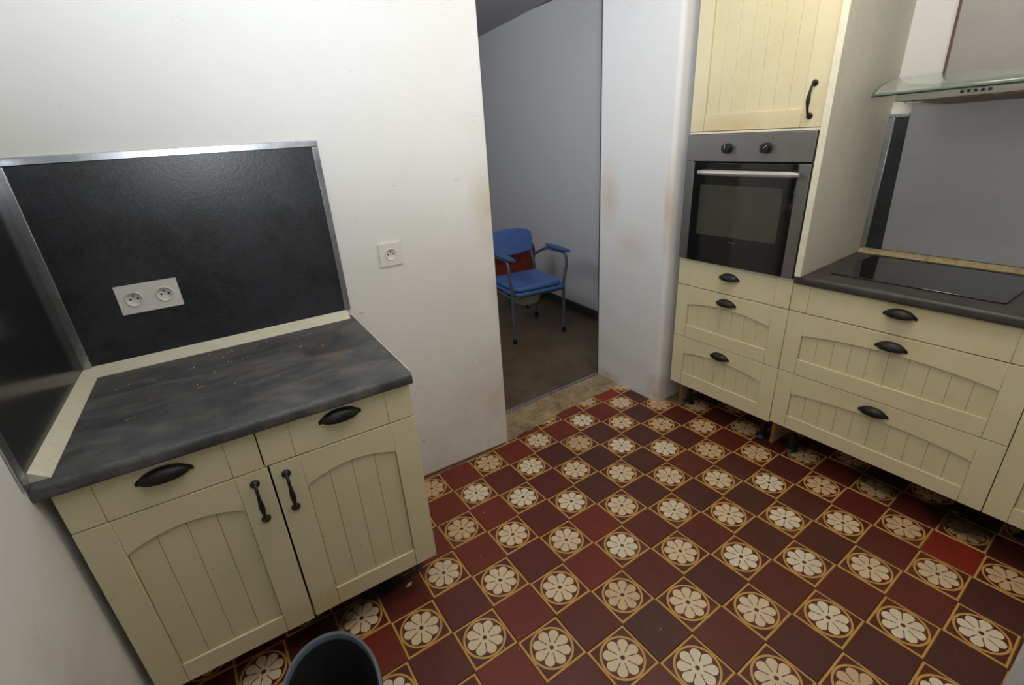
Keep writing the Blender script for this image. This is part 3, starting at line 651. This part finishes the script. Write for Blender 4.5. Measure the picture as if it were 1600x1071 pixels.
MB().lathe([(0.026, 0.0), (0.028, -0.004), (0.022, -0.008), (0.0, -0.009)], (hx(-0.20), 0.215, -0.0095), 'z', 20).build('lamp', m_lamp, hd, smooth=40)
gl = []; gx0, gx1 = hx(-0.088), hx(-0.70)
prof = []
for i in range(13):
    t = i / 12; prof.append((0.138 + 0.385 * t ** 1.6, 0.0155 + 0.070 * math.sin(PI / 2 * t) ** 0.8))
cols = 24; vs = []; fs = []
for ci_ in range(cols + 1):
    x = gx0 + (gx1 - gx0) * ci_ / cols; e = min(x - gx0, gx1 - x); cut = 0.05 * (1 - math.sqrt(max(0, 1 - (1 - min(1, e / 0.03)) ** 2))) if e < 0.03 else 0
    for (y, z) in prof:
        tt = (y - 0.138) / 0.345; yy = y + cut * 0.35 * (1 - tt)
        vs.append((x, yy, z))
npf = len(prof)
for a_ in range(cols):
    for b_ in range(npf - 1): k = a_ * npf + b_; fs.append((k, k + 1, k + npf + 1, k + npf))
g = MB().raw(vs, fs).build('glass_canopy', m_glass, hd, smooth=60); md = g.modifiers.new('solid', 'SOLIDIFY'); md.thickness = 0.005
MB().tube([(vs[a_ * npf][0], vs[a_ * npf][1] - 0.001, vs[a_ * npf][2]) for a_ in range(cols + 1)], 0.0022, 6).build('glass_edge', m_glassedge, hd)
for k in range(5):
    MB().lathe([(0.0045, -0.172), (0.0045, -0.166), (0.0, -0.1655)], (hx(-0.340 - k * 0.017), 0, 0.0055), 'y', 14).build('button', m_iron, hd, smooth=40)
hd.rotation_euler = (math.radians(0), math.radians(-1.2), -PI / 2)

# ------------------------------------------------------------------ bin
bn = empty('waste_bin', 'charcoal oval waste bin with a grey rim, in front of the left cabinet', 'bin', (-1.064, -0.10, 0))
prof = [(0.0, 0.0), (0.80, 0.0), (0.84, 0.006), (1.0, 0.290), (0.955, 0.290), (0.81, 0.012), (0.0, 0.012)]
def oval(prof, name, mat, smooth=40):
    seg = 48; vs = []
    for r, h in prof:
        for k in range(seg):
            a = 2 * PI * k / seg; vs.append((r * 0.108 * math.copysign(abs(math.cos(a)) ** 0.92, math.cos(a)), r * 0.160 * math.copysign(abs(math.sin(a)) ** 0.98, math.sin(a)), h))
    fs = [(i * seg + k, i * seg + (k + 1) % seg, (i + 1) * seg + (k + 1) % seg, (i + 1) * seg + k) for i in range(len(prof) - 1) for k in range(seg)]
    return MB().raw(vs, fs).build(name, mat, bn, smooth=smooth)
oval(prof, 'bucket', m_bin); oval([(1.0, 0.286), (1.045, 0.288), (1.055, 0.296), (1.03, 0.303), (0.975, 0.303), (0.955, 0.297), (0.952, 0.288)], 'rim', m_binrim)
bn.rotation_euler = (0, 0, math.radians(-6))

# ------------------------------------------------------------------ blue commode chair
a2 = math.radians(-7.4)
cc = empty('commode_chair', 'blue padded commode chair with grey tubular frame and armrests, seen through the doorway', 'chair', (0.799, 1.851, -0.002), a2)
def bez(p0, p1, p2, n=6): return [tuple((1 - t) ** 2 * a + 2 * t * (1 - t) * b + t * t * c_ for a, b, c_ in zip(p0, p1, p2)) for t in [i / n for i in range(n + 1)]]
for s, x in ((-1, 0.0), (1, 0.44)):
    fx = x + s * 0.022
    path = [(x, 0, 0.02), (x, 0, 0.36)] + bez((x, 0, 0.39), (x, -0.005, 0.43), (x + s * 0.012, -0.006, 0.47)) + [(fx, -0.012, 0.54)] + bez((fx, -0.012, 0.56), (fx, -0.02, 0.632), (x + s * 0.01, 0.06, 0.632)) + bez((x + s * 0.01, 0.22, 0.628), (x + s * 0.006, 0.30, 0.615), (x + s * 0.002, 0.425, 0.545))
    MB().tube(path, 0.0115, 12).build('front_leg', m_tube, cc, smooth=50)
    MB().tube([(x, 0.437, 0.02), (x, 0.437, 0.40), (x, 0.442, 0.46), (x - s * 0.02, 0.470, 0.60), (x - s * 0.03, 0.495, 0.72)], 0.0115, 12).build('rear_leg', m_tube, cc, smooth=50)
    for y in (0, 0.437): MB().lathe([(0.016, 0.0), (0.017, 0.006), (0.0145, 0.035), (0.0, 0.036)], (x, y, 0), 'z', 14).build('rubber_foot', m_rubber, cc, smooth=40)
    pad = []; rr = []
    for i in range(15): t = i / 14; pad.append((x + s * 0.006, -0.065 + 0.305 * t, 0.652 - 0.006 * t)); rr.append(0.010 + 0.017 * math.sin(PI * min(1, max(0, 0.06 + 0.88 * t))) ** 0.5)
    o = MB().tube([(p[0], p[1], 0) for p in pad], rr, 14).build('armrest', m_blue2, cc, smooth=60); o.scale = (1.0, 1, 0.6); o.location = (0, 0, 0.652)
    o.scale = (1, 1, 0.6)
for y, z in ((0.0, 0.355), (0.437, 0.355)): MB().tube([(0.0, y, z), (0.44, y, z)], 0.009, 10).build('cross_rail', m_tube, cc, smooth=50)
for x in (0.0, 0.44): MB().tube([(x, 0.0, 0.355), (x, 0.437, 0.355)], 0.009, 10).build('side_rail', m_tube, cc, smooth=50)
def cushion(name, x0, x1, y0, y1, z0, z1, mat, r=0.012, rc=0.05, bow=0.03):
    pts = []
    for (cx_, cy_, a0) in ((x1 - rc, y1 - rc, 0), (x0 + rc, y1 - rc, PI / 2), (x0 + rc, y0 + rc, PI), (x1 - rc, y0 + rc, 1.5 * PI)):
        pts += [(cx_ + rc * math.cos(a0 + PI / 2 * i / 5), cy_ + rc * math.sin(a0 + PI / 2 * i / 5)) for i in range(6)]
    pts = [(p[0], p[1] - bow * (1 - ((p[0] - (x0 + x1) / 2) / ((x1 - x0) / 2)) ** 2) * (1 if p[1] < (y0 + y1) / 2 else 0)) for p in pts]
    return MB().prism(pts, z0, z1, 'z').build(name, mat, cc, bevel=r, seg=4)
cushion('seat_board', 0.012, 0.452, -0.018, 0.40, 0.366, 0.392, m_blue, 0.008)
cushion('seat', 0.018, 0.425, -0.010, 0.40, 0.395, 0.432, m_blue, 0.016)
bpts = []; zc0, zc1 = 0.575, 0.775
for i in range(13): t = i / 12; bpts.append((-0.005 + 0.43 * t, 0.0))
N = 16; vs = []; fs = []
outline = [(-0.005, 0.60), (-0.012, 0.68), (0.0, 0.735), (0.03, 0.758), (0.10, 0.772), (0.22, 0.780), (0.34, 0.772), (0.405, 0.758), (0.438, 0.735), (0.448, 0.68), (0.440, 0.60), (0.425, 0.585), (0.33, 0.570), (0.22, 0.564), (0.11, 0.570), (0.012, 0.585)]
bk = MB().prism(outline, 0.0, 0.035).build('backrest', m_blue, cc, bevel=0.013, seg=4)
bk.location = (0, 0.36, 0); bk.rotation_euler = (-0.16, 0, 0)
MB().lathe([(0.075, 0.235), (0.105, 0.25), (0.13, 0.335), (0.15, 0.345), (0.15, 0.352), (0.0, 0.352)], (0.215, 0.20, 0), 'z', 28).build('pot', m_pot, cc, smooth=40)
MB().tube([(0.34, 0.03, 0.345), (0.425, 0.03, 0.345), (0.425, 0.03, 0.372)], 0.0025, 6).build('wire_bracket', m_tube, cc)
for x in (-0.0, 0.0): pass
# red chair standing behind the blue one
ra = empty('red_chair', 'red chair standing behind the blue commode chair', 'chair', tuple(Vector((0.799, 1.851, 0)) + Matrix.Rotation(a2, 3, 'Z') @ Vector((0.28, 0.60, 0))) , a2)
out = [(-0.26, 0.22), (-0.27, 0.52), (-0.25, 0.585), (-0.20, 0.615), (0.20, 0.615), (0.245, 0.595), (0.262, 0.555), (0.268, 0.50), (0.25, 0.40), (0.20, 0.22)]
MB().prism(out, 0.0, 0.035).build('backrest', m_red, ra, bevel=0.012, seg=3)
MB().box(-0.23, 0.22, 0.04, 0.46, 0.36, 0.41).build('seat', m_red, ra, bevel=0.015, seg=3)
for x in (-0.21, 0.19):
    for y in (0.055, 0.43): MB().tube([(x, y, -0.002), (x, y, 0.36)], 0.011, 10).build('leg', m_black, ra, smooth=50)
